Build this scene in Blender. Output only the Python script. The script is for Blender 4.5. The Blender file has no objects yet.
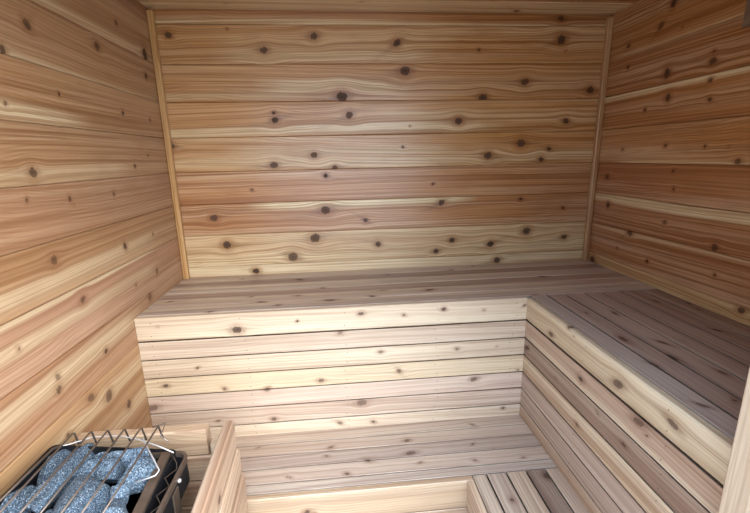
import bpy, bmesh, math, random
import numpy as np
from mathutils import Vector, Matrix, noise as mnoise

random.seed(5)
rng = np.random.default_rng(11)
C = bpy.context.scene.collection
W, H, ZF = 1.83, 1.048, -0.92            # room width, ceiling and floor heights (zero = top of the upper bench)
D1, XR, HL, D2, W2 = 0.4644, 1.3246, 0.4691, 0.2892, 0.2939
YF = -1.27                               # inner face of the front wall
TH = 0.019                               # bench board thickness
CEIL_DROP = -0.010


def lin(r, g, b):
    f = lambda c: c / 12.92 if c <= 0.04045 else ((c + 0.055) / 1.055) ** 2.4
    return np.array([f(r / 255), f(g / 255), f(b / 255)])


# ------------------------------------------------------------------ materials
def new_mat(name):
    m = bpy.data.materials.new(name)
    m.use_nodes = True
    nt = m.node_tree
    b = nt.nodes['Principled BSDF']
    return m, nt, b


def N(nt, t, **kw):
    n = nt.nodes.new(t)
    for k, v in kw.items():
        setattr(n, k, v)
    return n


def math_node(nt, op, a, b=None, c=None, clamp=False):
    n = N(nt, 'ShaderNodeMath', operation=op, use_clamp=clamp)
    for i, v in enumerate((a, b, c)):
        if v is None:
            continue
        if isinstance(v, (int, float)):
            n.inputs[i].default_value = v
        else:
            nt.links.new(v, n.inputs[i])
    return n.outputs[0]


def smooth(nt, v, a, b, to0=0.0, to1=1.0):
    n = N(nt, 'ShaderNodeMapRange', interpolation_type='SMOOTHSTEP')
    nt.links.new(v, n.inputs['Value'])
    n.inputs['From Min'].default_value = a
    n.inputs['From Max'].default_value = b
    n.inputs['To Min'].default_value = to0
    n.inputs['To Max'].default_value = to1
    return n.outputs[0]


def mixc(nt, fac, a, b, mode='MIX'):
    n = N(nt, 'ShaderNodeMix', data_type='RGBA', blend_type=mode)
    if isinstance(fac, (int, float)):
        n.inputs[0].default_value = fac
    else:
        nt.links.new(fac, n.inputs[0])
    for i, v in ((6, a), (7, b)):
        if isinstance(v, tuple):
            n.inputs[i].default_value = (*v, 1)
        else:
            nt.links.new(v, n.inputs[i])
    return n.outputs[2]


def noise(nt, vec, scale, detail=2.0, rough=0.5):
    mp = N(nt, 'ShaderNodeMapping')
    nt.links.new(vec, mp.inputs['Vector'])
    mp.inputs['Scale'].default_value = scale
    n = N(nt, 'ShaderNodeTexNoise')
    n.inputs['Scale'].default_value = 1.0
    n.inputs['Detail'].default_value = detail
    n.inputs['Roughness'].default_value = rough
    nt.links.new(mp.outputs[0], n.inputs['Vector'])
    return n.outputs['Fac']


def cedar(name, rough=0.45, spec=0.4, contrast=1.0, satmul=1.0, val=1.0, hue=0.5, darkmul=(0.55, 0.42, 0.30), knotlift=1.0, lightmix=0.42):
    m, nt, b = new_mat(name)
    gc = N(nt, 'ShaderNodeAttribute', attribute_name='grain').outputs['Vector']
    tone = N(nt, 'ShaderNodeAttribute', attribute_name='tone').outputs['Color']
    kn = N(nt, 'ShaderNodeAttribute', attribute_name='knot').outputs['Fac']
    sep = N(nt, 'ShaderNodeSeparateXYZ')
    nt.links.new(gc, sep.inputs[0])
    kl = N(nt, 'ShaderNodeAttribute', attribute_name='knotlook').outputs['Vector']
    ks = N(nt, 'ShaderNodeSeparateXYZ')
    nt.links.new(kl, ks.inputs[0])
    fine = noise(nt, gc, (2.5, 230.0, 7.0), 2.0, 0.6)
    band = noise(nt, gc, (0.7, 75.0, 7.0), 3.0, 0.6)
    wide = noise(nt, gc, (0.8, 14.0, 7.0), 2.0, 0.5)
    streak = noise(nt, gc, (0.5, 120.0, 7.0), 1.0, 0.5)
    wob = noise(nt, gc, (2.2, 6.0, 7.0), 1.0, 0.5)
    blot = noise(nt, gc, (7.0, 22.0, 7.0), 2.0, 0.5)
    ph = math_node(nt, 'MULTIPLY_ADD', wob, 0.085, sep.outputs[1])
    ring = math_node(nt, 'SINE', math_node(nt, 'MULTIPLY', ph, 640.0))
    ring = smooth(nt, ring, 0.0, 1.0)
    ring = math_node(nt, 'MULTIPLY', ring, math_node(nt, 'MAXIMUM', smooth(nt, wob, 0.46, 0.62), ks.outputs[2]))
    dark = mixc(nt, 1.0, tone, darkmul, 'MULTIPLY')
    light = mixc(nt, lightmix, tone, (0.95, 0.79, 0.56))
    c = mixc(nt, smooth(nt, wide, 0.32, 0.60, 0.85 * contrast, 0.0), tone, light)
    c = mixc(nt, smooth(nt, band, 0.45, 0.66, 0.0, 0.75 * contrast), c, dark)
    c = mixc(nt, math_node(nt, 'MULTIPLY', ring, 0.55 * contrast), c, dark)
    c = mixc(nt, smooth(nt, streak, 0.57, 0.66, 0.0, 0.85 * contrast), c, dark)
    c = mixc(nt, smooth(nt, streak, 0.42, 0.30, 0.0, 0.60 * contrast), c, light)
    c = mixc(nt, smooth(nt, fine, 0.42, 0.68, 0.0, 0.45 * contrast), c, dark)
    c = mixc(nt, smooth(nt, blot, 0.50, 0.75, 0.0, 0.25 * contrast), c, dark)
    # knots: a dark-edged core, brown flare along the grain, reddish halo
    kw = noise(nt, gc, (110.0, 110.0, 7.0), 3.0, 0.6)
    k = math_node(nt, 'MULTIPLY_ADD', kw, 1.0, math_node(nt, 'SUBTRACT', kn, 0.50))
    halo = math_node(nt, 'MULTIPLY', smooth(nt, k, -1.6, 0.2, 0.0, 0.75), ks.outputs[0])
    c = mixc(nt, halo, c, mixc(nt, 1.0, tone, (0.52, 0.36, 0.26), 'MULTIPLY'))
    fl = math_node(nt, 'MULTIPLY', ks.outputs[1], smooth(nt, fine, 0.25, 0.6, 0.5, 1.0))
    c = mixc(nt, math_node(nt, 'MULTIPLY', fl, 0.8), c, mixc(nt, 1.0, tone, (0.26, 0.17, 0.13), 'MULTIPLY'))
    ramp = N(nt, 'ShaderNodeValToRGB')
    e = ramp.color_ramp.elements
    m0 = knotlift
    e[0].position, e[0].color = 0.0, (0.050 * m0, 0.024 * m0, 0.014 * m0, 1)
    e[1].position, e[1].color = 1.0, (0.022, 0.010, 0.006, 1)
    for p, col in ((0.20, (0.026 * m0, 0.012 * m0, 0.008 * m0, 1)), (0.42, (0.110 * m0, 0.055 * m0, 0.034 * m0, 1)), (0.66, (0.07 * m0, 0.034 * m0, 0.021 * m0, 1))):
        x = ramp.color_ramp.elements.new(p)
        x.color = col
    nt.links.new(k, ramp.inputs[0])
    kmask = math_node(nt, 'MULTIPLY', smooth(nt, k, -0.05, 0.30), ks.outputs[0])
    c = mixc(nt, kmask, c, ramp.outputs[0])
    hs = N(nt, 'ShaderNodeHueSaturation')
    hs.inputs['Saturation'].default_value = satmul
    hs.inputs['Hue'].default_value = hue
    hs.inputs['Value'].default_value = val
    nt.links.new(c, hs.inputs['Color'])
    nt.links.new(hs.outputs[0], b.inputs['Base Color'])
    r = smooth(nt, band, 0.3, 0.75, rough - 0.05, rough + 0.10)
    r = math_node(nt, 'MULTIPLY_ADD', kmask, 0.25, r)
    nt.links.new(r, b.inputs['Roughness'])
    nt.links.new(math_node(nt, 'MULTIPLY_ADD', kmask, -0.6 * spec, spec), b.inputs['Specular IOR Level'])
    bump = N(nt, 'ShaderNodeBump')
    bump.inputs['Strength'].default_value = 0.12
    bump.inputs['Distance'].default_value = 0.002
    nt.links.new(band, bump.inputs['Height'])
    nt.links.new(bump.outputs[0], b.inputs['Normal'])
    return m


M_WALL = cedar('varnished cedar', 0.33, 0.75, 1.0, 1.06, 0.80, 0.500, lightmix=0.36)
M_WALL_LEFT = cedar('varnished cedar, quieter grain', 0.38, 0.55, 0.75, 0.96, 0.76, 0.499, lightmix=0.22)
M_BENCH = cedar('bare cedar', 0.43, 0.65, 0.75, 0.82, 0.79, 0.498, (0.58, 0.46, 0.37), 1.25)


def simple(name, col, rough=0.5, metal=0.0, noise_amt=0.0, nscale=40.0):
    m, nt, b = new_mat(name)
    b.inputs['Roughness'].default_value = rough
    b.inputs['Metallic'].default_value = metal
    if noise_amt:
        tc = N(nt, 'ShaderNodeTexCoord')
        f = noise(nt, tc.outputs['Object'], (nscale,) * 3, 3.0)
        c = mixc(nt, smooth(nt, f, 0.3, 0.7), tuple(col * (1 - noise_amt)), tuple(np.minimum(col * (1 + noise_amt), 1)))
        nt.links.new(c, b.inputs['Base Color'])
    else:
        b.inputs['Base Color'].default_value = (*col, 1)
    return m


M_STEEL = simple('dull brown steel', lin(122, 106, 94), 0.42, 0.75, 0.12)
M_ROD = simple('worn steel wire', lin(120, 108, 100), 0.38, 0.8, 0.15)
M_BRIGHT = simple('bright steel wire', lin(200, 198, 198), 0.45, 0.55, 0.05)
M_BLACK = simple('black sheet steel', lin(20, 20, 24), 0.55, 0.2, 0.15)
M_NAIL = simple('nail hole', lin(70, 48, 36), 0.7)
M_FIX = simple('stained fixture', lin(124, 102, 88), 0.5, 0.0, 0.15)
M_FIXD = simple('dark fixture base', lin(44, 28, 22), 0.6, 0.0, 0.1)
M_SLAB = simple('concrete slab', lin(110, 106, 100), 0.9, 0.0, 0.1, 6.0)
M_GROUND = simple('dark gravel', lin(135, 132, 126), 0.95, 0.0, 0.12, 30.0)


def stone_mat():
    m, nt, b = new_mat('speckled granite')
    tc = N(nt, 'ShaderNodeTexCoord')
    a = noise(nt, tc.outputs['Object'], (230,) * 3, 2.0, 0.7)
    d = noise(nt, tc.outputs['Object'], (28,) * 3, 3.0)
    s = noise(nt, tc.outputs['Object'], (420,) * 3, 1.0)
    c = mixc(nt, smooth(nt, a, 0.40, 0.62), tuple(lin(34, 46, 60)), tuple(lin(98, 118, 136)))
    c = mixc(nt, smooth(nt, d, 0.35, 0.65, 0.0, 0.45), c, tuple(lin(60, 78, 98)))
    c = mixc(nt, smooth(nt, s, 0.60, 0.70), c, tuple(lin(170, 184, 196)))
    nt.links.new(c, b.inputs['Base Color'])
    b.inputs['Roughness'].default_value = 0.8
    bp = N(nt, 'ShaderNodeBump')
    bp.inputs['Strength'].default_value = 0.5
    bp.inputs['Distance'].default_value = 0.003
    nt.links.new(a, bp.inputs['Height'])
    nt.links.new(bp.outputs[0], b.inputs['Normal'])
    return m


M_STONE = stone_mat()


# ------------------------------------------------------------------ object helpers
def tag(o, label=None, cat=None, group=None, kind=None):
    for k, v in (('label', label), ('category', cat), ('group', group), ('kind', kind)):
        if v:
            o[k] = v
    return o


def empty(name, loc, label, cat, group=None):
    o = bpy.data.objects.new(name, None)
    o.empty_display_size = 0.05
    C.objects.link(o)
    o.location = loc
    return tag(o, label, cat, group)


def link(name, me, parent=None, loc=(0, 0, 0), mats=()):
    o = bpy.data.objects.new(name, me)
    C.objects.link(o)
    for m in mats:
        me.materials.append(m)
    o.location = loc
    if parent is not None:
        o.parent = parent
        o.location = Vector(loc) - parent.location if parent.location.length else loc
    return o


PK = lambda s: np.array([[float(x) for x in t.split(',')] for t in s.split()]) if s else np.zeros((0, 3))
CREAM = lin(244, 222, 182)


class Boards:
    """Boards laid in one plane, gathered into one mesh with grain, tone and knot attributes."""

    def __init__(s, O, U, V, Nn, knots='', kdark=(0.8, 1.0), tall=(0.85, 1.05), kscale=1.0):
        s.tall = tall
        s.O, s.U, s.V, s.N = (np.array(x, float) for x in (O, U, V, Nn))
        s.flip = np.dot(np.cross(s.U, s.V), s.N) < 0
        s.kn = PK(knots)
        if len(s.kn):
            s.kn[:, 2] *= kscale
        s.kdark = kdark
        s.v, s.f, s.g, s.t, s.k, s.mi, s.d = [], [], [], [], [], [], []
        s.n = 0

    def _face(s, idx, mi=0):
        s.f.append(idx[::-1] if s.flip else idx)
        s.mi.append(mi)

    def board(s, u0, u1, v0, v1, tone, thick=0.012, gap=0.001, bev=0.002, n0=0.0, du=0.008, dv=0.005,
              streaks=(), grainy=None, extra_knots=0, oval=1.0, rings=0.0, und0=0.0, und1=0.0, skew0=0.0, skew1=0.0):
        g = gap / 2
        a, b = v0 + g, v1 - g
        nv = max(2, int(round((b - a - 2 * bev) / dv)))
        inner = np.linspace(a + bev, b - bev, nv + 1)
        vv = np.concatenate(([a + und0, a], inner, [b, b - und1]))
        nn = np.concatenate(([-thick, -bev], np.zeros(nv + 1), [-bev, -thick])) + n0
        nu = max(2, int(round((u1 - u0) / du)))
        uu = np.linspace(u0, u1, nu + 1)
        UU, VV = np.meshgrid(uu, vv, indexing='ij')
        NNm = np.broadcast_to(nn, UU.shape)
        if skew0 or skew1:
            tt = (VV - a) / (b - a)
            ww = (UU - u0) / (u1 - u0)
            UU = UU + (skew0 * (1 - ww) + skew1 * ww) * tt
        P = s.O + UU[..., None] * s.U + VV[..., None] * s.V + NNm[..., None] * s.N
        seed = rng.uniform(0, 60)
        slope = rng.normal(0, 0.010)
        vw = VV + UU * slope + 0.004 * np.sin(UU * rng.uniform(2, 5) + seed)
        kf = np.full(UU.shape, -4.0)
        kd = np.full(UU.shape, 0.0)
        fl = np.zeros(UU.shape)
        mine = s.kn[(s.kn[:, 1] > v0 - 0.004) & (s.kn[:, 1] < v1 + 0.004) & (s.kn[:, 0] > u0 - .02) & (s.kn[:, 0] < u1 + .02)] if len(s.kn) else s.kn
        ks = [tuple(x) for x in mine]
        for _ in range(extra_knots):
            ks.append((rng.uniform(u0, u1), rng.uniform(v0 + .015, v1 - .015), rng.uniform(.004, .010)))
        for ku, kv, kr in ks:
            ang = rng.normal(0, 0.35)
            d_u, d_v = UU - ku, VV - kv
            ru, rv = kr * 1.05 * oval, kr * rng.uniform(*s.tall)
            eu, ev = d_u * math.cos(ang) + d_v * math.sin(ang), -d_u * math.sin(ang) + d_v * math.cos(ang)
            this = 1 - np.sqrt((eu / ru) ** 2 + (ev / rv) ** 2)
            dk = rng.uniform(*s.kdark)
            kd = np.where(this > kf, dk, kd)
            kf = np.maximum(kf, this)
            side = rng.uniform(0.5, 1.6, 2)
            lu = np.where(eu > 0, side[0], side[1]) * 3.2 * kr
            fl = np.maximum(fl, dk * np.exp(-(np.abs(eu) / lu) ** 1.3 - (ev / (0.62 * kr)) ** 2) * np.clip(kr / .012, .4, 1))
            vw = vw - d_v * 0.7 * np.exp(-(d_u / (3.2 * kr)) ** 2 - (d_v / (2.4 * kr)) ** 2)
        tone = np.array(tone, float) * rng.uniform(0.97, 1.03)
        T = np.broadcast_to(tone, UU.shape + (3,)).copy()
        for st in streaks:            # pale sapwood: (offset 0..1 across the board, half width, strength, u from, u to)
            vc, hw, strength, ua, ub = st
            cen = v0 + vc * (v1 - v0) + 0.05 * hw * np.sin(UU * 6 + seed) + 0.3 * hw * np.sin(UU * 2.3 + seed * 2)
            w = np.clip(1.35 - np.abs(vw - (cen + UU * slope)) / hw, 0, 1)
            w = w * w * (3 - 2 * w) * strength
            e = np.clip((UU - ua) / 0.12, 0, 1) * np.clip((ub - UU) / 0.12, 0, 1)
            T += (CREAM - T) * (w * e)[..., None]
        base = s.n
        R, Q = UU.shape
        s.v.append(P.reshape(-1, 3))
        s.g.append(np.stack([UU + seed, vw - v0 - NNm + seed * 0.37, np.full(UU.shape, seed)], -1).reshape(-1, 3))
        s.t.append(T.reshape(-1, 3))
        s.k.append(kf.reshape(-1))
        s.d.append(np.stack([kd, fl, np.full(UU.shape, rings)], -1).reshape(-1, 3))
        s.n += R * Q
        for i in range(R - 1):
            for j in range(Q):
                j2 = (j + 1) % Q
                s._face((base + i * Q + j, base + (i + 1) * Q + j, base + (i + 1) * Q + j2, base + i * Q + j2))
        s._face(tuple(base + j for j in range(Q)))
        s._face(tuple(base + (R - 1) * Q + j for j in range(Q))[::-1])

    def slab(s, u0, u1, v0, v1, n0, n1, tone):
        base = s.n
        q = [(u, v, n) for n in (n0, n1) for u, v in ((u0, v0), (u1, v0), (u1, v1), (u0, v1))]
        P = np.array([s.O + u * s.U + v * s.V + n * s.N for u, v, n in q])
        s.v.append(P)
        s.g.append(np.array(q))
        s.t.append(np.tile(np.array(tone), (8, 1)))
        s.k.append(np.full(8, -4.0))
        s.d.append(np.zeros((8, 3)))
        s.n += 8
        for f in ((3, 2, 1, 0), (4, 5, 6, 7), (0, 1, 5, 4), (1, 2, 6, 5), (2, 3, 7, 6), (3, 0, 4, 7)):
            s._face(tuple(base + i for i in f))

    def nail(s, u, v, r=0.0016):
        base = s.n
        k = 8
        P = [s.O + (u + r * math.cos(2 * math.pi * i / k)) * s.U + (v + r * math.sin(2 * math.pi * i / k)) * s.V + 0.0003 * s.N for i in range(k)]
        s.v.append(np.array(P))
        s.g.append(np.zeros((k, 3)))
        s.t.append(np.zeros((k, 3)))
        s.k.append(np.full(k, -4.0))
        s.d.append(np.zeros((k, 3)))
        s.n += k
        s._face(tuple(base + i for i in range(k)), 1)

    def build(s, name, mat, parent=None, kind=None):
        V = np.concatenate(s.v)
        off = np.array(parent.location) if parent is not None else np.zeros(3)
        me = bpy.data.meshes.new(name)
        me.from_pydata((V - off).tolist(), [], s.f)
        for nm, ty, data, key in (('grain', 'FLOAT_VECTOR', np.concatenate(s.g), 'vector'), ('knot', 'FLOAT', np.concatenate(s.k), 'value'),
                                  ('knotlook', 'FLOAT_VECTOR', np.concatenate(s.d), 'vector')):
            at = me.attributes.new(nm, ty, 'POINT')
            at.data.foreach_set(key, data.astype(np.float32).ravel())
        T = np.concatenate(s.t)
        at = me.attributes.new('tone', 'FLOAT_COLOR', 'POINT')
        at.data.foreach_set('color', np.concatenate([T, np.ones((len(T), 1))], 1).astype(np.float32).ravel())
        me.materials.append(mat)
        me.materials.append(M_NAIL)
        me.polygons.foreach_set('material_index', np.array(s.mi, dtype=np.int32))
        me.update()
        o = bpy.data.objects.new(name, me)
        C.objects.link(o)
        if parent is not None:
            o.parent = parent
        if kind:
            o['kind'] = kind
        return o


def tube_mesh(bm, pts, r, seg=8):
    pts = [Vector(p) for p in pts]
    rings = []
    up = Vector((0.13, 0.21, 0.97)).normalized()
    for i, p in enumerate(pts):
        d = (pts[min(i + 1, len(pts) - 1)] - pts[max(i - 1, 0)]).normalized()
        x = d.cross(up)
        if x.length < 1e-3:
            x = d.cross(Vector((1, 0, 0)))
        x.normalize()
        y = x.cross(d)
        rings.append([bm.verts.new(p + r * (math.cos(a) * x + math.sin(a) * y)) for a in (2 * math.pi * k / seg for k in range(seg))])
    for a, b in zip(rings, rings[1:]):
        for k in range(seg):
            bm.faces.new((a[k], a[(k + 1) % seg], b[(k + 1) % seg], b[k]))
    bm.faces.new(rings[0][::-1])
    bm.faces.new(rings[-1])


def box_mesh(bm, lo, hi, bevel=0.0, skew=None):
    lo, hi = Vector(lo), Vector(hi)
    r = bmesh.ops.create_cube(bm, size=1.0)
    for v in r['verts']:
        v.co = Vector((lo[i] + (v.co[i] + 0.5) * (hi[i] - lo[i]) for i in range(3)))
    if bevel:
        ed = list({e for v in r['verts'] for e in v.link_edges})
        bmesh.ops.bevel(bm, geom=ed, offset=bevel, segments=2, affect='EDGES', profile=0.5)


def finish(name, bm, mat, parent=None, smooth_sh=False):
    bmesh.ops.recalc_face_normals(bm, faces=bm.faces)
    me = bpy.data.meshes.new(name)
    if parent is not None:
        bmesh.ops.translate(bm, verts=bm.verts, vec=-parent.location)
    bm.to_mesh(me)
    bm.free()
    me.materials.append(mat)
    if smooth_sh:
        for p in me.polygons:
            p.use_smooth = True
    o = bpy.data.objects.new(name, me)
    C.objects.link(o)
    if parent is not None:
        o.parent = parent
    return o


# ------------------------------------------------------------------ wood tones (sRGB of the planed boards)
GOLD = lin(212, 162, 110)
TAN = lin(208, 160, 112)
RED = lin(196, 144, 100)
BROWN = lin(186, 132, 88)
PALE = lin(224, 188, 144)
PINK = lin(214, 172, 138)
MAUVE = lin(218, 188, 164)
GREYM = lin(212, 186, 166)
UMBER = lin(164, 126, 104)
HONEY = lin(222, 184, 134)
STRAW = lin(226, 196, 158)

# ------------------------------------------------------------------ the room
SEAM = [-0.92, -0.875, -0.743, -0.61, -0.485, -0.36, -0.225, -0.09, 0.044, 0.182, 0.314, 0.446, 0.582, 0.716, 0.855, 0.996, 1.062]

K_BACK = "0.061,0.958,0.0133 0.414,0.906,0.0156 0.610,0.956,0.0156 0.710,0.731,0.0224 0.736,0.661,0.0164 0.436,0.646,0.0142 0.434,0.673,0.0081 0.013,0.553,0.0161 0.585,0.505,0.0146 0.417,0.468,0.0166 0.669,0.450,0.0127 0.281,0.980,0.0046 0.938,0.932,0.0160 0.970,0.828,0.0203 1.624,0.945,0.0186 1.275,0.906,0.0061 1.647,0.902,0.0042 1.478,0.783,0.0168 1.769,0.749,0.0150 1.300,0.722,0.0168 1.197,0.631,0.0161 1.673,0.624,0.0139 1.477,0.536,0.0195 1.332,0.487,0.0174 1.573,0.465,0.0123 1.606,0.509,0.0096 0.990,0.614,0.0042 0.960,0.530,0.0064 1.615,1.023,0.0122 0.629,0.419,0.0106 0.151,0.256,0.0161 0.621,0.274,0.0216 0.793,0.224,0.0109 0.319,0.368,0.0063 0.192,0.138,0.0172 0.569,0.153,0.0219 0.468,0.072,0.0220 0.304,0.016,0.0154 0.845,0.115,0.0134 1.128,0.290,0.0154 1.493,0.294,0.0090 1.529,0.147,0.0183 1.362,0.093,0.0160 1.181,0.119,0.0136 1.108,0.071,0.0136 1.712,0.112,0.0139 1.396,0.016,0.0162 1.694,0.247,0.0068 1.091,0.372,0.0065"
K_LEFT = "-0.689,0.796,0.0112 -0.406,0.821,0.0145 -0.267,0.922,0.0079 -0.083,0.870,0.0182 -0.101,0.796,0.0109 -0.624,0.660,0.0049 -0.316,0.647,0.0074 -0.121,0.642,0.0055 -0.779,0.723,0.0083 -0.806,0.616,0.0062 -0.770,0.474,0.0134 -0.661,0.405,0.0063 -0.650,0.389,0.0039 -0.806,0.417,0.0055 -0.763,0.271,0.0118 -0.440,0.236,0.0095 -0.452,0.400,0.0061 -0.181,0.516,0.0054 -0.292,0.480,0.0067 -0.237,0.237,0.0055 -0.689,0.146,0.0131 -0.636,-0.028,0.0085 -0.833,0.004,0.0083 -0.839,-0.026,0.0095 -0.737,-0.113,0.0146 -0.662,-0.155,0.0157 -0.334,0.029,0.0141 -0.921,0.120,0.0052 -0.414,0.098,0.0066 -0.251,0.101,0.0092 -0.575,-0.239,0.0125 -0.843,-0.146,0.0073"
K_RIGHT = "-0.332,0.973,0.0135 -0.287,0.915,0.0158 -0.129,0.890,0.0097 -0.385,0.886,0.0049 -0.345,0.752,0.0156 -0.523,0.752,0.0137 -0.522,0.780,0.0061 -0.525,0.698,0.0092 -0.365,0.668,0.0139 -0.533,0.641,0.0093 -0.140,0.812,0.0078 -0.262,0.639,0.0075 -0.384,0.508,0.0088 -0.545,0.502,0.0063 -0.625,0.498,0.0044 -0.661,0.456,0.0115 -0.165,0.499,0.0081 -0.087,0.388,0.0129 -0.448,0.361,0.0062 -0.430,0.242,0.0089 -0.266,0.178,0.0160 -0.114,0.269,0.0107 -0.637,0.195,0.0124 -0.434,0.422,0.0069 -0.375,0.086,0.0076 -0.203,0.099,0.0054 -0.653,0.112,0.0062 -0.754,0.034,0.0131 -0.048,0.010,0.0185"

# per board, from the bench line upwards (index of the board's lower seam in SEAM): tone and pale streaks
back_tone = {7: (PINK, [(0.9, .03, .9, -.1, 1.9)]), 8: (PALE, [(.25, .03, .7, -.1, 1.9), (.8, .02, .6, .3, 1.9)]),
             9: (RED, [(.95, .020, 1.15, .28, 1.30)]), 10: (RED * 1.08, []),
             11: (GOLD, [(.25, .025, .5, -.1, 1.9), (.6, .02, .5, .2, 1.2)]), 12: (GOLD, [(.15, .02, .7, -.1, 1.4), (.5, .02, .4, .8, 1.9)]),
             13: (TAN, [(.35, .025, .75, .35, 1.0), (.12, .015, .5, -.1, .6)]), 14: (TAN, [(.22, .02, .6, .2, 1.1), (.6, .04, .3, .2, 1.2)]),
             15: (BROWN, [(.05, .012, .6, -.1, 1.9)])}
P = Boards((0, 0, 0), (1, 0, 0), (0, 0, 1), (0, -1, 0), K_BACK)
for i in range(7, len(SEAM) - 1):
    tn, st = back_tone.get(i, (TAN, []))
    P.board(-.012, W + .012, SEAM[i], SEAM[i + 1], tn, streaks=st)
P.slab(-.06, W + .06, -0.95, 1.12, -0.05, -0.0118, BROWN)
P.build('wall_back', M_WALL, kind='structure')

left_tone = {15: (BROWN, []), 14: (TAN, [(.1, .015, .6, -1.3, 0)]), 13: (TAN, [(.05, .012, .5, -1.3, 0)]), 12: (TAN, [(.15, .02, .85, -1.3, -.5)]),
             11: (lin(206, 160, 114), [(.15, .02, .4, -1.3, -.3)]), 10: (lin(206, 158, 118), []), 9: (TAN, [(.3, .02, .4, -1.3, -.2)]),
             8: (lin(208, 158, 122), [(.55, .02, .5, -1.3, -.2), (.98, .006, .8, -1.3, -.2)]), 7: (lin(204, 154, 112), [(.7, .03, .6, -1.3, -.4)]),
             6: (lin(214, 168, 118), [(.5, .02, .5, -1.3, 0)]), 5: (lin(210, 164, 116), [(.8, .02, .5, -1.3, 0)]), 4: (TAN, [])}
P = Boards((0, 0, 0), (0, 1, 0), (0, 0, 1), (1, 0, 0), K_LEFT, (.5, .95), (.9, 1.7), .85)
for i in range(len(SEAM) - 1):
    tn, st = left_tone.get(i, (TAN, []))
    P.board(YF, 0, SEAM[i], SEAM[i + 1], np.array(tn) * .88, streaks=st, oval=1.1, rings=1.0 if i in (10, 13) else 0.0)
P.slab(YF - .12, 0.05, -0.95, 1.12, -0.05, -0.0118, BROWN)
P.build('wall_left', M_WALL_LEFT, kind='structure')

right_tone = {15: (BROWN, []), 14: (lin(190, 138, 92), [(.0, .010, .5, -1.3, 0)]), 13: (BROWN, []), 12: (lin(192, 136, 88), [(.93, .013, 1.0, -1.4, .2)]),
              11: (lin(196, 142, 92), [(.0, .010, .6, -1.3, -.1)]), 10: (lin(184, 126, 84), []), 9: (lin(184, 128, 86), [(.91, .019, 1.0, -1.4, .2)]),
              8: (lin(186, 132, 92), [(.95, .008, .4, -1.3, 0)]), 7: (PALE, []), }
P = Boards((W, 0, 0), (0, 1, 0), (0, 0, 1), (-1, 0, 0), K_RIGHT, (.5, .95), (.9, 1.6), .8)
for i in range(7, len(SEAM) - 1):
    tn, st = right_tone.get(i, (BROWN, []))
    z0 = SEAM[i]
    z1 = SEAM[i + 1]
    P.board(YF, 0, z0, z1, tn, streaks=st, oval=1.1)
P.slab(YF - .12, 0.05, -0.95, 1.12, -0.05, -0.0118, BROWN)
P.build('wall_right', M_WALL, kind='structure')

# ceiling: boards run along the back wall, falling 1 cm to the right
P = Boards((0, 0, H), (1, 0, CEIL_DROP / W), (0, 1, 0), (0, 0, -1), "0.791,-0.100,0.0073 1.413,-0.03,0.0120 0.305,-0.064,0.0073")
edges = [0, -.128] + [-.128 - .136 * k for k in range(1, 9)] + [YF]
for k in range(len(edges) - 1):
    P.board(0, W, edges[k + 1], edges[k], [lin(236, 208, 170), BROWN, BROWN][k] if k < 3 else TAN, dv=.01, du=.02)
P.slab(-.06, W + .06, YF - .12, .05, -0.06, -0.0118, BROWN)
P.build('ceiling', M_WALL, kind='structure')

# floor
bm = bmesh.new()
box_mesh(bm, (-.06, YF - .12, ZF - .08), (W + .06, .06, ZF))
finish('floor', bm, M_SLAB)['kind'] = 'structure'
bm = bmesh.new()
box_mesh(bm, (-9, -14, ZF - .30), (11, YF - .12, ZF - .10))
finish('ground', bm, M_GROUND)['kind'] = 'structure'

# front wall round the open doorway, boarded inside and out
OX0, OX1, OZ1 = 0.12, 1.284, 0.96
P = Boards((0, YF, 0), (1, 0, 0), (0, 0, 1), (0, 1, 0), '')
for i in range(len(SEAM) - 1):
    z0, z1 = SEAM[i], SEAM[i + 1]
    for xa, xb in ((0, OX0), (OX1 + .03, W)):
        if z0 < OZ1 - .01:
            P.board(xa, xb, z0, z1, TAN, du=.05, dv=.02)
P.board(0, W, OZ1, 1.03, TAN, du=.05, dv=.02)
P.slab(-.06, OX0, -.95, 1.12, -.12, -.0118, BROWN)
P.slab(OX1 + .03, W + .06, -.95, 1.12, -.12, -.0118, BROWN)
P.slab(OX0, OX1 + .03, OZ1, 1.12, -.12, -.0118, BROWN)
P.build('wall_front', M_WALL, kind='structure')


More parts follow.
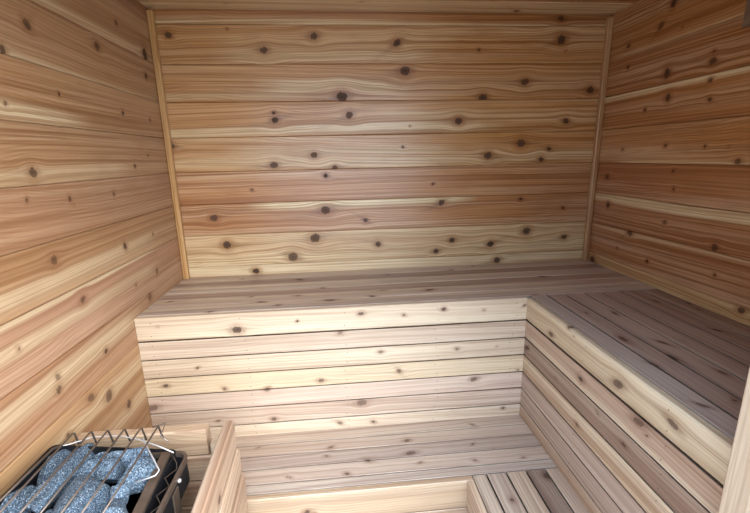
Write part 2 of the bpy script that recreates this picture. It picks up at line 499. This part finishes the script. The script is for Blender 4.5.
def plank(name, lo, hi, axis, tone, mat, parent=None, kind=None, bev=.003, streaks=(), knots='', rot=0.0, pivot=None):
    """One squared timber: long axis u, boards faces bevelled."""
    lo, hi = np.array(lo, float), np.array(hi, float)
    L = hi - lo
    U = np.eye(3)[axis]
    o = [i for i in range(3) if i != axis]
    V, Nn = np.eye(3)[o[0]], np.eye(3)[o[1]]
    if axis in (0, 1):
        V, Nn = np.eye(3)[2], np.eye(3)[o[0]]
        vlen, nlen, i_v, i_n = L[2], L[o[0]], 2, o[0]
    else:
        vlen, nlen, i_v, i_n = L[o[0]], L[o[1]], o[0], o[1]
    O = lo.copy()
    O[i_n] = hi[i_n]
    s = Boards(O, U, V, Nn, knots)
    g = 0.0
    a, b = 0.0, vlen
    nv = max(2, int(vlen / .006))
    inner = np.linspace(bev, vlen - bev, nv + 1)
    vv = np.concatenate(([0], inner, [vlen], [vlen], inner[::-1], [0]))
    nn = np.concatenate(([-bev], np.zeros(nv + 1), [-bev], [-nlen + bev], np.full(nv + 1, -nlen), [-nlen + bev]))
    nu = max(2, int(L[axis] / .01))
    uu = np.linspace(0, L[axis], nu + 1)
    UU, VV = np.meshgrid(uu, vv, indexing='ij')
    NNm = np.broadcast_to(nn, UU.shape)
    Pp = s.O + UU[..., None] * s.U + VV[..., None] * s.V + NNm[..., None] * s.N
    if rot:
        pv = np.array(pivot, float)
        c, sn = math.cos(rot), math.sin(rot)
        d = Pp - pv
        Pp = np.stack([pv[0] + d[..., 0] * c - d[..., 1] * sn, pv[1] + d[..., 0] * sn + d[..., 1] * c, Pp[..., 2]], -1)
    seed = rng.uniform(0, 60)
    vw = VV.copy()
    kf = np.full(UU.shape, -4.0)
    for ku, kv, kr in s.kn:
        d_u, d_v = UU - ku, VV - kv
        kf = np.maximum(kf, 1 - np.sqrt((d_u / kr) ** 2 + (d_v / kr) ** 2 + ((NNm < -nlen / 2) * 9)))
        vw = vw - d_v * .8 * np.exp(-(d_u / (4 * kr)) ** 2 - (d_v / (2.4 * kr)) ** 2)
    T = np.broadcast_to(np.array(tone), UU.shape + (3,)).copy()
    R, Q = UU.shape
    s.v.append(Pp.reshape(-1, 3))
    s.g.append(np.stack([UU + seed, vw - NNm + seed * .3, np.full(UU.shape, seed)], -1).reshape(-1, 3))
    s.t.append(T.reshape(-1, 3))
    s.k.append(kf.reshape(-1))
    s.d.append(np.stack([np.full(UU.shape, .8), np.zeros(UU.shape), np.zeros(UU.shape)], -1).reshape(-1, 3))
    s.n = R * Q
    for i in range(R - 1):
        for j in range(Q):
            j2 = (j + 1) % Q
            s._face((i * Q + j, (i + 1) * Q + j, (i + 1) * Q + j2, i * Q + j2))
    s._face(tuple(range(Q)))
    s._face(tuple((R - 1) * Q + j for j in range(Q))[::-1])
    return s.build(name, mat, parent, kind)


# door jambs and head
plank('trim_3', (OX1 - .012, YF - .13, ZF), (OX1 + .03, YF + .002, OZ1), 2, STRAW, M_BENCH, kind='structure')
plank('trim_4', (OX0 - .03, YF - .13, ZF), (OX0 + .004, YF + .002, OZ1), 2, STRAW, M_BENCH, kind='structure')
plank('trim_5', (OX0 + .004, YF - .13, OZ1 - .03), (OX1 - .012, YF + .002, OZ1), 0, STRAW, M_BENCH, kind='structure')
# corner trims of the back wall, standing on the bench and stopping short of the ceiling
plank('trim_1', (0.0005, -.0225, 0.001), (.0225, -.0005, H - .012), 2, lin(216, 170, 116), M_WALL, kind='structure')
plank('trim_2', (W - .0225, -.0225, 0.001), (W - .0005, -.0005, H - .022), 2, lin(196, 146, 98), M_WALL, kind='structure')

# ------------------------------------------------------------------ upper bench
K_FB = "0.070,-0.033,0.0043 0.321,-0.060,0.0167 0.521,-0.040,0.0051 0.737,-0.026,0.0102 0.178,-0.189,0.0068 0.066,-0.248,0.0102 0.259,-0.275,0.0086 0.589,-0.269,0.0106 0.663,-0.092,0.0103 0.729,-0.368,0.0180 0.415,-0.407,0.0107 0.013,-0.329,0.0172 0.400,-0.290,0.0105 0.885,-0.040,0.0069 1.025,-0.026,0.0087 1.169,-0.038,0.0053 1.317,-0.028,0.0071 0.802,-0.173,0.0105 1.076,-0.180,0.0089 1.222,-0.181,0.0047 0.866,-0.251,0.0100 1.142,-0.305,0.0139 1.306,-0.280,0.0055 1.259,-0.435,0.0075 0.648,-0.444,0.0109 0.770,-0.450,0.0092 0.222,-0.398,0.0088"
K_FR = "-0.947,-0.050,0.0170 -1.109,-0.042,0.0150 -0.720,-0.003,0.0073 -0.754,-0.014,0.0042 -0.804,-0.120,0.0111 -1.023,-0.099,0.0154 -1.051,-0.113,0.0055 -0.888,-0.169,0.0062 -0.990,-0.184,0.0093 -0.811,-0.261,0.0085 -0.485,-0.183,0.0143 -0.685,-0.188,0.0056 -0.635,-0.062,0.0126"
K_SB = "0.056,-0.312,0.0108 0.233,-0.437,0.0101 0.390,-0.367,0.0160 0.453,-0.407,0.0087 0.632,-0.383,0.0196 0.343,-0.302,0.0092 0.513,-0.318,0.0111 0.603,-0.240,0.0097 0.503,-0.112,0.0125 0.258,-0.061,0.0085 0.875,-0.105,0.0107 1.162,-0.074,0.0110 1.494,-0.235,0.0123 0.835,-0.302,0.0152 1.003,-0.329,0.0151 0.784,-0.364,0.0109 1.273,-0.025,0.0068 1.362,-0.444,0.0107 1.665,-0.396,0.0056"
K_SR = "-0.563,1.726,0.0101 -0.602,1.81,0.0082 -0.800,1.715,0.0098 -0.644,1.523,0.0094 -0.629,1.439,0.0063 -0.854,1.569,0.0053 -0.852,1.511,0.0118 -0.817,1.425,0.0148 -0.926,1.473,0.0122 -0.953,1.404,0.0095 -1.007,1.525,0.0091 -0.651,1.80,0.0063 -1.115,1.376,0.0089 -1.106,1.454,0.0091"
FZ = [0, -.085, -.152, -.2195, -.288, -.3535, -.4215, -HL - .0014]

ub = empty('upper_bench', (0, 0, 0), 'high L-shaped cedar bench along the back and right walls', 'bench')
tones = [GREYM * .92, MAUVE, lin(186, 150, 126), GREYM, lin(176, 140, 118), MAUVE]
P = Boards((0, 0, 0), (1, 0, 0), (0, 1, 0), (0, 0, 1), K_SB, (.55, 1.0), (.6, .9), .8)
ys = np.linspace(-D1 + TH, -.001, 7)
for k in range(6):
    u1 = W - .001 if k else W - .001
    st = [(.75, .014, .8, -.1, 1.6)] if k in (0, 1, 3) else [(.9, .008, .7, -.1, 1.9)]
    P.board(.001, u1, ys[k], ys[k + 1], tones[k], thick=TH, gap=.004, bev=.0015, und0=.006, und1=.006, dv=.006, du=.01, streaks=st, oval=1.5)
P.build('seat', M_BENCH, ub)
P = Boards((0, 0, 0), (0, 1, 0), (1, 0, 0), (0, 0, 1), K_SR, (.7, 1.0), (.5, .75), .85)
xs = [XR + TH, 1.403, 1.469, 1.543, 1.610, 1.681, 1.756, W - .001]
rt = [lin(206, 186, 172), lin(192, 162, 144), lin(188, 158, 140), lin(194, 162, 142), lin(182, 150, 130), lin(182, 146, 124), lin(172, 134, 110)]
for k in range(7):
    P.board(YF + .002, -D1 + TH - .003 if k else -D1 + TH - .003, xs[k], xs[k + 1], rt[k], thick=TH, gap=.007, bev=.001, und0=.009 if k else 0, und1=.009, dv=.006, du=.01, oval=1.6)
P.build('seat', M_BENCH, ub)

fb_t = [(STRAW, [(.3, .02, .6, 0, 1.4)]), (lin(222, 192, 160), []), (STRAW, [(.5, .02, .5, .2, 1.1)]), (lin(230, 200, 152), []), (lin(226, 192, 164), []), (lin(220, 188, 158), []), (STRAW, [])]
P = Boards((0, -D1, 0), (1, 0, 0), (0, 0, 1), (0, -1, 0), K_FB, (.5, .95), (.75, 1.0), .85)
for k in range(7):
    P.board(.001, XR, FZ[k + 1], FZ[k], fb_t[k][0], thick=TH - .0005, gap=.0035, bev=.001 if k else .003, und0=.006, und1=.006 if k else 0, dv=.005, du=.008, streaks=fb_t[k][1], oval=1.15)
    zm, dz = (FZ[k] + FZ[k + 1]) / 2, (FZ[k] - FZ[k + 1]) * .27
    for x in (.045, .345, .68, 1.0, 1.28):
        for sgn in (-1, 1):
            P.nail(x + rng.normal(0, .004), zm + sgn * dz)
P.build('front_panel', M_BENCH, ub)
fr_t = [(lin(224, 194, 146), [(.9, .02, .8, -1.3, -.4)]), (lin(206, 166, 132), [(.15, .01, .6, -1.3, -.4)]), (lin(164, 124, 98), []), (lin(216, 176, 128), [(.8, .012, .6, -1.3, -.4)]),
        (lin(206, 172, 148), []), (lin(200, 166, 140), []), (lin(206, 162, 118), [])]
P = Boards((XR, 0, 0), (0, 1, 0), (0, 0, 1), (-1, 0, 0), K_FR, (.6, .95), (.6, .85), .8)
for k in range(7):
    P.board(YF + .002, -D1 - .0005, FZ[k + 1], FZ[k], fr_t[k][0] * .92, thick=TH - .0005, gap=.0045, bev=.001 if k else .004, und0=.007, und1=.007 if k else 0, dv=.005, du=.008, streaks=fr_t[k][1], oval=1.3)
    zm, dz = (FZ[k] + FZ[k + 1]) / 2, (FZ[k] - FZ[k + 1]) * .27
    for y in (-.50, -.80, -1.10):
        for sgn in (-1, 1):
            P.nail(y + rng.normal(0, .004), zm + sgn * dz)
P.build('front_panel', M_BENCH, ub)
# framing that carries the seat (seen only through the board gaps)
bm = bmesh.new()
box_mesh(bm, (.02, -.40, -.062), (W - .02, -.36, -TH - .001))
box_mesh(bm, (.02, -.08, -.062), (W - .02, -.04, -TH - .001))
for x in (.3, .7, 1.1):
    box_mesh(bm, (x, -D1 + TH + .001, -.30), (x + .04, -.41, -TH - .001))
finish('frame', bm, M_SLAB, ub)

# ------------------------------------------------------------------ lower bench
K_LB = "0.366,-0.530,0.0069 0.615,-0.557,0.0103 0.601,-0.598,0.0083 0.735,-0.635,0.0114 0.487,-0.678,0.0093 0.667,-0.685,0.0094 0.879,-0.555,0.0111 1.131,-0.500,0.0091 0.881,-0.618,0.0167 0.904,-0.664,0.0081 1.099,-0.600,0.0068 1.081,-0.676,0.0091 1.241,-0.681,0.0098 1.161,-0.630,0.0034"
lb = empty('lower_bench', (0, 0, -HL), 'low L-shaped cedar step bench in front of the tall bench panels', 'bench')
Y2, X2 = -D1 - D2, XR - W2
lt = [GREYM * 1.12, lin(196, 174, 158), lin(200, 178, 160), lin(204, 176, 154)]
P = Boards((0, 0, -HL), (1, 0, 0), (0, 1, 0), (0, 0, 1), K_LB, (.45, .85), (.6, .9), .8)
yl = [Y2 + TH, -.697, -.634, -.574, -.518, -D1 + .014]
lt = [lin(200, 180, 164), lin(206, 180, 160), lin(196, 172, 156), lin(204, 176, 152), lin(206, 178, 154)]
for k in range(5):
    P.board(.001, XR + .014, yl[k], yl[k + 1], lt[k], thick=TH, gap=.004, bev=.001, und0=.006, und1=.006, dv=.006, du=.01, oval=1.3)
P.build('seat', M_BENCH, lb)
P = Boards((0, 0, -HL), (0, 1, 0), (1, 0, 0), (0, 0, 1), "-0.765,1.274,0.0092 -0.839,1.134,0.0071")
xl = [X2 + TH, 1.096, 1.159, 1.222, 1.284, XR + .014]
lrt = [lin(196, 170, 148), lin(198, 174, 154), lin(206, 180, 152), lin(150, 122, 106), lin(196, 164, 138)]
for k in range(5):
    P.board(YF + .002, Y2 + TH - .003, xl[k], xl[k + 1], lrt[k], thick=TH, gap=.005, bev=.001, und0=.007 if k else 0, und1=.007, dv=.006, du=.01, oval=1.3)
P.build('seat', M_BENCH, lb)
lz = [-HL, -.57, -.66, -.75, -.84, ZF + .002]
P = Boards((0, Y2, 0), (1, 0, 0), (0, 0, 1), (0, -1, 0), '')
for k in range(5):
    P.board(.001, X2 + TH, lz[k + 1], lz[k], [lin(200, 166, 124), lin(196, 162, 126), PINK, STRAW, PINK][k], thick=TH - .0005, gap=.0035, bev=.002, du=.012, dv=.006, extra_knots=2)
P.build('front_panel', M_BENCH, lb)
P = Boards((X2, 0, 0), (0, 1, 0), (0, 0, 1), (-1, 0, 0), '')
for k in range(5):
    P.board(YF + .002, Y2 - .0005, lz[k + 1], lz[k], [lin(214, 182, 146), PINK, STRAW, PINK, TAN][k], thick=TH - .0005, gap=.0035, bev=.002, du=.012, dv=.006, extra_knots=1)
P.build('front_panel', M_BENCH, lb)

# ------------------------------------------------------------------ heater guard: back run and side run of boards on edge
GZ = -.170
gd = empty('heater_guard', (.33, -.83, ZF), 'low slatted cedar guard fence round the black stone heater', 'fence')
hs = .0735
for k in range(6):
    z1 = GZ - k * (hs + .003)
    z0 = z1 - hs
    nm = 'rail' if k == 0 else 'slat'
    kk = "0.19,0.036,0.010 0.13,0.07,0.006" if k == 0 else ''
    plank(nm, (.003, -.832, z0), (.317 + (.004 if k else 0), -.800, z1), 0, [lin(196, 156, 110), lin(196, 156, 114), lin(186, 140, 98)][k % 3], M_BENCH, gd, bev=.004, knots=kk)
for k in range(6):
    z1 = GZ - k * (hs + .003) + (.004 if k == 0 else 0)
    z0 = GZ - k * (hs + .003) - hs
    nm = 'rail' if k == 0 else 'slat'
    kk = "0.25,0.012,0.011 0.12,0.03,0.005" if k == 0 else ''
    off = .0065 * min(k, 2)
    plank(nm, (.354 + off, -1.245, z0), (.381 + off, -.806 - .004 * k, z1 - (.004 if k else 0)), 1, [lin(184, 144, 108), lin(192, 152, 114), lin(180, 140, 106)][k % 3], M_BENCH, gd, bev=.005, knots=kk, rot=math.radians(2.2), pivot=(.354, -.806, 0))
plank('post', (.322, -.832, ZF + .001), (.3535, -.80, GZ - .045), 2, STRAW, M_BENCH, gd)
plank('post', (.336, -1.262, ZF + .001), (.368, -1.23, GZ - .045), 2, STRAW, M_BENCH, gd)

# ------------------------------------------------------------------ heater
HX0, HX1, HY0, HY1, HZ = .010, .314, -1.235, -.928, -.150
ht = empty('sauna_heater', (.17, -1.08, ZF), 'black steel sauna heater heaped with grey stones beside the left wall', 'heater')


def round_rect(x0, x1, y0, y1, r, seg=6):
    out = []
    for cx, cy, a0 in ((x1 - r, y1 - r, 0), (x0 + r, y1 - r, 90), (x0 + r, y0 + r, 180), (x1 - r, y0 + r, 270)):
        for k in range(seg + 1):
            a = math.radians(a0 + 90 * k / seg)
            out.append((cx + r * math.cos(a), cy + r * math.sin(a)))
    return out


def shell(bm, loops):
    rings = [[bm.verts.new((x, y, z)) for x, y in lp] for lp, z in loops]
    for a, b in zip(rings, rings[1:]):
        n = len(a)
        for k in range(n):
            bm.faces.new((a[k], a[(k + 1) % n], b[(k + 1) % n], b[k]))
    return rings


rr = lambda d, r=.028: round_rect(HX0 + d, HX1 - d, HY0 + d, HY1 - d, max(r - d, .004))
bm = bmesh.new()          # outer casing, tapering towards the floor, hollow at the top
rg = shell(bm, [(rr(.0005), HZ - .006), (rr(.0005), HZ - .062), (rr(.012), HZ - .078), (rr(.034), HZ - .084), (rr(.038), -.70), ])
bm.faces.new(rg[-1])
rg2 = shell(bm, [(rr(.0005), HZ - .006), (rr(.0045), HZ - .006), (rr(.0045), HZ - .060)])
bm.faces.new(rg2[-1])
finish('housing', bm, M_BLACK, ht)
bm = bmesh.new()          # rolled rim
shell(bm, [(rr(-.001), HZ - .012), (rr(-.001), HZ), (rr(.0055), HZ), (rr(.0055), HZ - .012), (rr(-.001), HZ - .012)])
tag(finish('rim', bm, M_STEEL, ht), 'brown-grey steel rim')
bm = bmesh.new()          # stone basket
def basket_loop(d, top):
    return [(x, y, HZ + .036 * min(max((.26 - x) / .12, 0), 1) if top else HZ - .058) for x, y in round_rect(HX0 + .010 + d, .284 - d, HY0 + .012 + d, HY1 + .006 - d, .012)]


rings = [[bm.verts.new(p) for p in basket_loop(d, top)] for d, top in ((0, False), (0, True), (.003, True), (.003, False))]
for a, b in zip(rings, rings[1:]):
    for k in range(len(a)):
        bm.faces.new((a[k], a[(k + 1) % len(a)], b[(k + 1) % len(a)], b[k]))
bm.faces.new(rings[3])
bm.faces.new(rings[0][::-1])
finish('stone_basket', bm, M_BLACK, ht)
bm = bmesh.new()
lo = [(.256, -.936), (.276, -.941), (.295, -1.22), (.276, -1.22)]
v0 = [bm.verts.new((x, y, HZ + .006)) for x, y in lo]
v1 = [bm.verts.new((x, y, HZ - .002)) for x, y in lo]
bm.faces.new(v0); bm.faces.new(v1[::-1])
for k in range(4):
    bm.faces.new((v0[k], v0[(k + 1) % 4], v1[(k + 1) % 4], v1[k]))
tag(finish('side_bar', bm, M_STEEL, ht), 'flat brown steel bar along the stones')
RZ = -.095
for x in (.062, .099, .135, .171, .207, .244):
    bm = bmesh.new()
    tube_mesh(bm, [(x + .006, -1.225, RZ), (x, -.913, RZ), (x + .001, -.910, RZ - .001), (x + .009, -.914, RZ - .030)], .0021)
    tag(finish('grate_rod', bm, M_ROD, ht, True), 'dull steel wire rod')
bm = bmesh.new()
tube_mesh(bm, [(.046, -.938, RZ - .012), (.056, -.930, RZ - .016), (.10, -.908, RZ - .016), (.155, -.909, RZ - .017), (.206, -.925, RZ - .02), (.250, -.938, RZ - .03), (.288, -.950, RZ - .042)], .0013)
tag(finish('cross_wire', bm, M_BRIGHT, ht, True), 'bright steel wire across the back of the grate')
bm = bmesh.new()
tube_mesh(bm, [(.030, -1.225, RZ - .010), (.040, -.948, RZ - .010), (.046, -.938, RZ - .012)], .0026)
tag(finish('grate_rod', bm, M_ROD, ht, True), 'dull steel wire along the wall side')
bm = bmesh.new()
tube_mesh(bm, [(.214, -.926, RZ - .016), (.222, -.938, RZ - .010), (.290, -1.026, RZ - .022), (.284, -1.03, RZ - .03), (.244, -1.034, RZ - .04)], .0016)
tag(finish('cross_wire', bm, M_BRIGHT, ht, True), 'bright bent steel wire at the right corner')
bm = bmesh.new()
tube_mesh(bm, [(.236, -.918, RZ + .004), (.262, -.912, RZ + .008), (.256, -.93, RZ - .012), (.276, -.94, RZ - .02)], .0016)
tag(finish('cross_wire', bm, M_ROD, ht, True), 'short bent wire end')
bm = bmesh.new()
zz = [(.283, -.948, HZ + .003), (.296, -.962, HZ - .004)]
for k in range(11):
    zz.append((.293 + k * .0012 + (.0085 if k % 2 == 0 else -.0085), -.978 - k * .0235, HZ - .008))
tube_mesh(bm, zz, .0013)
tag(finish('heating_wire', bm, M_ROD, ht, True), 'zigzag wire in the black side slot')
bm = bmesh.new()
box_mesh(bm, (HX1 - .004, -1.040, -.50), (HX1 + .002, -1.012, HZ - .020), .001)
box_mesh(bm, (HX1 - .040, -1.040, -.51), (HX1 + .002, -1.012, -.50), .001)
br = tag(finish('bracket', bm, M_STEEL, ht), 'brown steel side strap')
bm = bmesh.new()
r = bmesh.ops.create_uvsphere(bm, u_segments=12, v_segments=8, radius=.0045)
bmesh.ops.translate(bm, verts=bm.verts, vec=(HX1 + .002, -1.005, HZ - .014))
bo = tag(finish('bolt', bm, M_BRIGHT, ht, True), 'shiny bolt head')
bo.parent = br
for x in (HX0 + .05, HX1 - .06):
    for y in (HY0 + .05, HY1 - .06):
        bm = bmesh.new()
        box_mesh(bm, (x - .012, y - .012, ZF), (x + .012, y + .012, -.699), .002)
        finish('leg', bm, M_BLACK, ht)

# ------------------------------------------------------------------ stones in the heater, each its own
ST = [  # centre x, y, z, semi axes, heading in degrees, label
    (.046, -.962, -.152, (.018, .046, .028), 2, 'dark narrow grey stone lying along the left side of the heater, half in shade'),
    (.085, -1.004, -.145, (.024, .084, .030), -3, 'long grey stone on the left of the heap, stretching under the left wire rods'),
    (.042, -1.060, -.146, (.019, .042, .030), 4, 'rounded grey stone at the left edge of the heap, nearest the photo corner'),
    (.160, -1.075, -.146, (.040, .066, .034), 8, 'largest broad grey stone in the middle of the heap at the bottom of the photo'),
    (.131, -.976, -.152, (.019, .034, .026), -35, 'small wedge-shaped grey stone behind the largest stone, beside the long stone'),
    (.174, -.982, -.150, (.022, .024, .026), 15, 'blunt grey stone in the centre of the heap, behind the largest stone'),
    (.194, -.948, -.156, (.042, .017, .028), 10, 'oblong grey stone lying crosswise along the back of the heap'),
    (.231, -1.005, -.150, (.021, .044, .030), -22, 'tilted oval grey stone on the right of the heap beside the flat steel bar'),
    (.224, -1.056, -.150, (.017, .021, .024), 0, 'small grey stone wedged between the largest stone and the flat steel bar'),
    (.238, -1.113, -.150, (.021, .036, .030), 0, 'grey stone at the right front of the heap, cut by the photo bottom'),
    (.112, -1.105, -.158, (.012, .034, .022), 0, 'dark sunken grey stone between the long stone and the largest stone'),
    (.118, -.938, -.166, (.026, .012, .026), 0, 'dark grey stone deep at the back left of the heap, in shadow'),
]
for i, (x, y, z, (a, b, c), hd, label) in enumerate(ST):
    bm = bmesh.new()
    bmesh.ops.create_icosphere(bm, subdivisions=4, radius=1.0)
    off = Vector((i * 7.3, i * 3.1, i * 1.7))
    planes = [Vector(rng.normal(0, 1, 3)).normalized() for _ in range(16)]
    for v in bm.verts:
        p = v.co.copy()
        for pl in planes:
            d = p.dot(pl) - .66
            if d > 0:
                p -= pl * d * .92
        p *= 1 + .12 * mnoise.noise(p * 1.8 + off) + .05 * mnoise.noise(p * 5 + off) + .02 * mnoise.noise(p * 12 + off)
        v.co = Vector((p.x * a, p.y * b, p.z * c)) * 1.32
    bmesh.ops.rotate(bm, verts=bm.verts, matrix=Matrix.Rotation(math.radians(hd), 3, 'Z'))
    o = finish('heater_stone', bm, M_STONE, None, True)
    o.location = (x, y, z + .006)
    tag(o, label, 'stone', 'stones in the heater')

# ------------------------------------------------------------------ fixture at the top right edge
fx = empty('wall_fixture', (W, -.66, .86), 'brown wooden fixture high on the right wall at the photo edge', 'fixture')
bm = bmesh.new()
vs = [(W - .0008, -.60, .82), (W - .0008, -.74, .82), (W - .0008, -.74, 1.0), (W - .0008, -.60, 1.0),
      (W - .012, -.613, .836), (W - .05, -.727, .85), (W - .05, -.727, .97), (W - .012, -.613, .985)]
bv = [bm.verts.new(v) for v in vs]
for f in ((0, 1, 2, 3), (4, 7, 6, 5), (0, 4, 5, 1), (1, 5, 6, 2), (2, 6, 7, 3), (3, 7, 4, 0)):
    bm.faces.new([bv[i] for i in f])
finish('shade', bm, M_FIX, fx)

# ------------------------------------------------------------------ daylight, camera
w = bpy.data.worlds.new('daylight')
bpy.context.scene.world = w
w.use_nodes = True
nt = w.node_tree
bg = nt.nodes['Background']
tc = N(nt, 'ShaderNodeTexCoord')
sep = N(nt, 'ShaderNodeSeparateXYZ')
nt.links.new(tc.outputs['Generated'], sep.inputs[0])
sx = smooth(nt, sep.outputs[0], -.35, .45)
col = mixc(nt, sx, (0.62, 0.78, 1.0), (0.90, 0.96, 1.0))
nt.links.new(col, bg.inputs['Color'])
st = math_node(nt, 'MULTIPLY_ADD', sx, 5.0, 2.9)
st = math_node(nt, 'MULTIPLY', st, smooth(nt, sep.outputs[2], 0.0, .60, 0.75, 1.75))
nt.links.new(st, bg.inputs['Strength'])

la = bpy.data.lights.new('doorway_daylight', 'AREA')
la.shape = 'RECTANGLE'
la.size, la.size_y = OX1 - OX0, OZ1 - ZF
la.cycles.is_portal = True
lo_ = bpy.data.objects.new('doorway_daylight', la)
C.objects.link(lo_)
lo_.location = ((OX0 + OX1) / 2, YF - .10, (OZ1 + ZF) / 2)
lo_.rotation_euler = (math.radians(90), 0, 0)

f, pit, yaw, rol, cx, cy, cz = 406.5545, 0.24, 0.0876, 0.0227, 0.6753, -1.7637, 0.4914
fwd = Vector((math.sin(yaw) * math.cos(pit), math.cos(yaw) * math.cos(pit), -math.sin(pit)))
right = Vector((math.cos(yaw), -math.sin(yaw), 0))
down = fwd.cross(right)
r2 = math.cos(rol) * right + math.sin(rol) * down
d2 = -math.sin(rol) * right + math.cos(rol) * down
cam = bpy.data.cameras.new('camera')
co = bpy.data.objects.new('camera', cam)
C.objects.link(co)
mw = Matrix((r2, -d2, -fwd)).transposed().to_4x4()
mw.translation = (cx, cy, cz)
co.matrix_world = mw
cam.sensor_fit = 'HORIZONTAL'
cam.sensor_width = 36
cam.lens = f / 750 * 36
cam.clip_start = 0.02
sc = bpy.context.scene
sc.camera = co
sc.view_settings.view_transform = 'Standard'
sc.view_settings.look = 'None'
sc.view_settings.gamma = 1
sc.view_settings.use_curve_mapping = False
sc.view_settings.exposure = 0.16
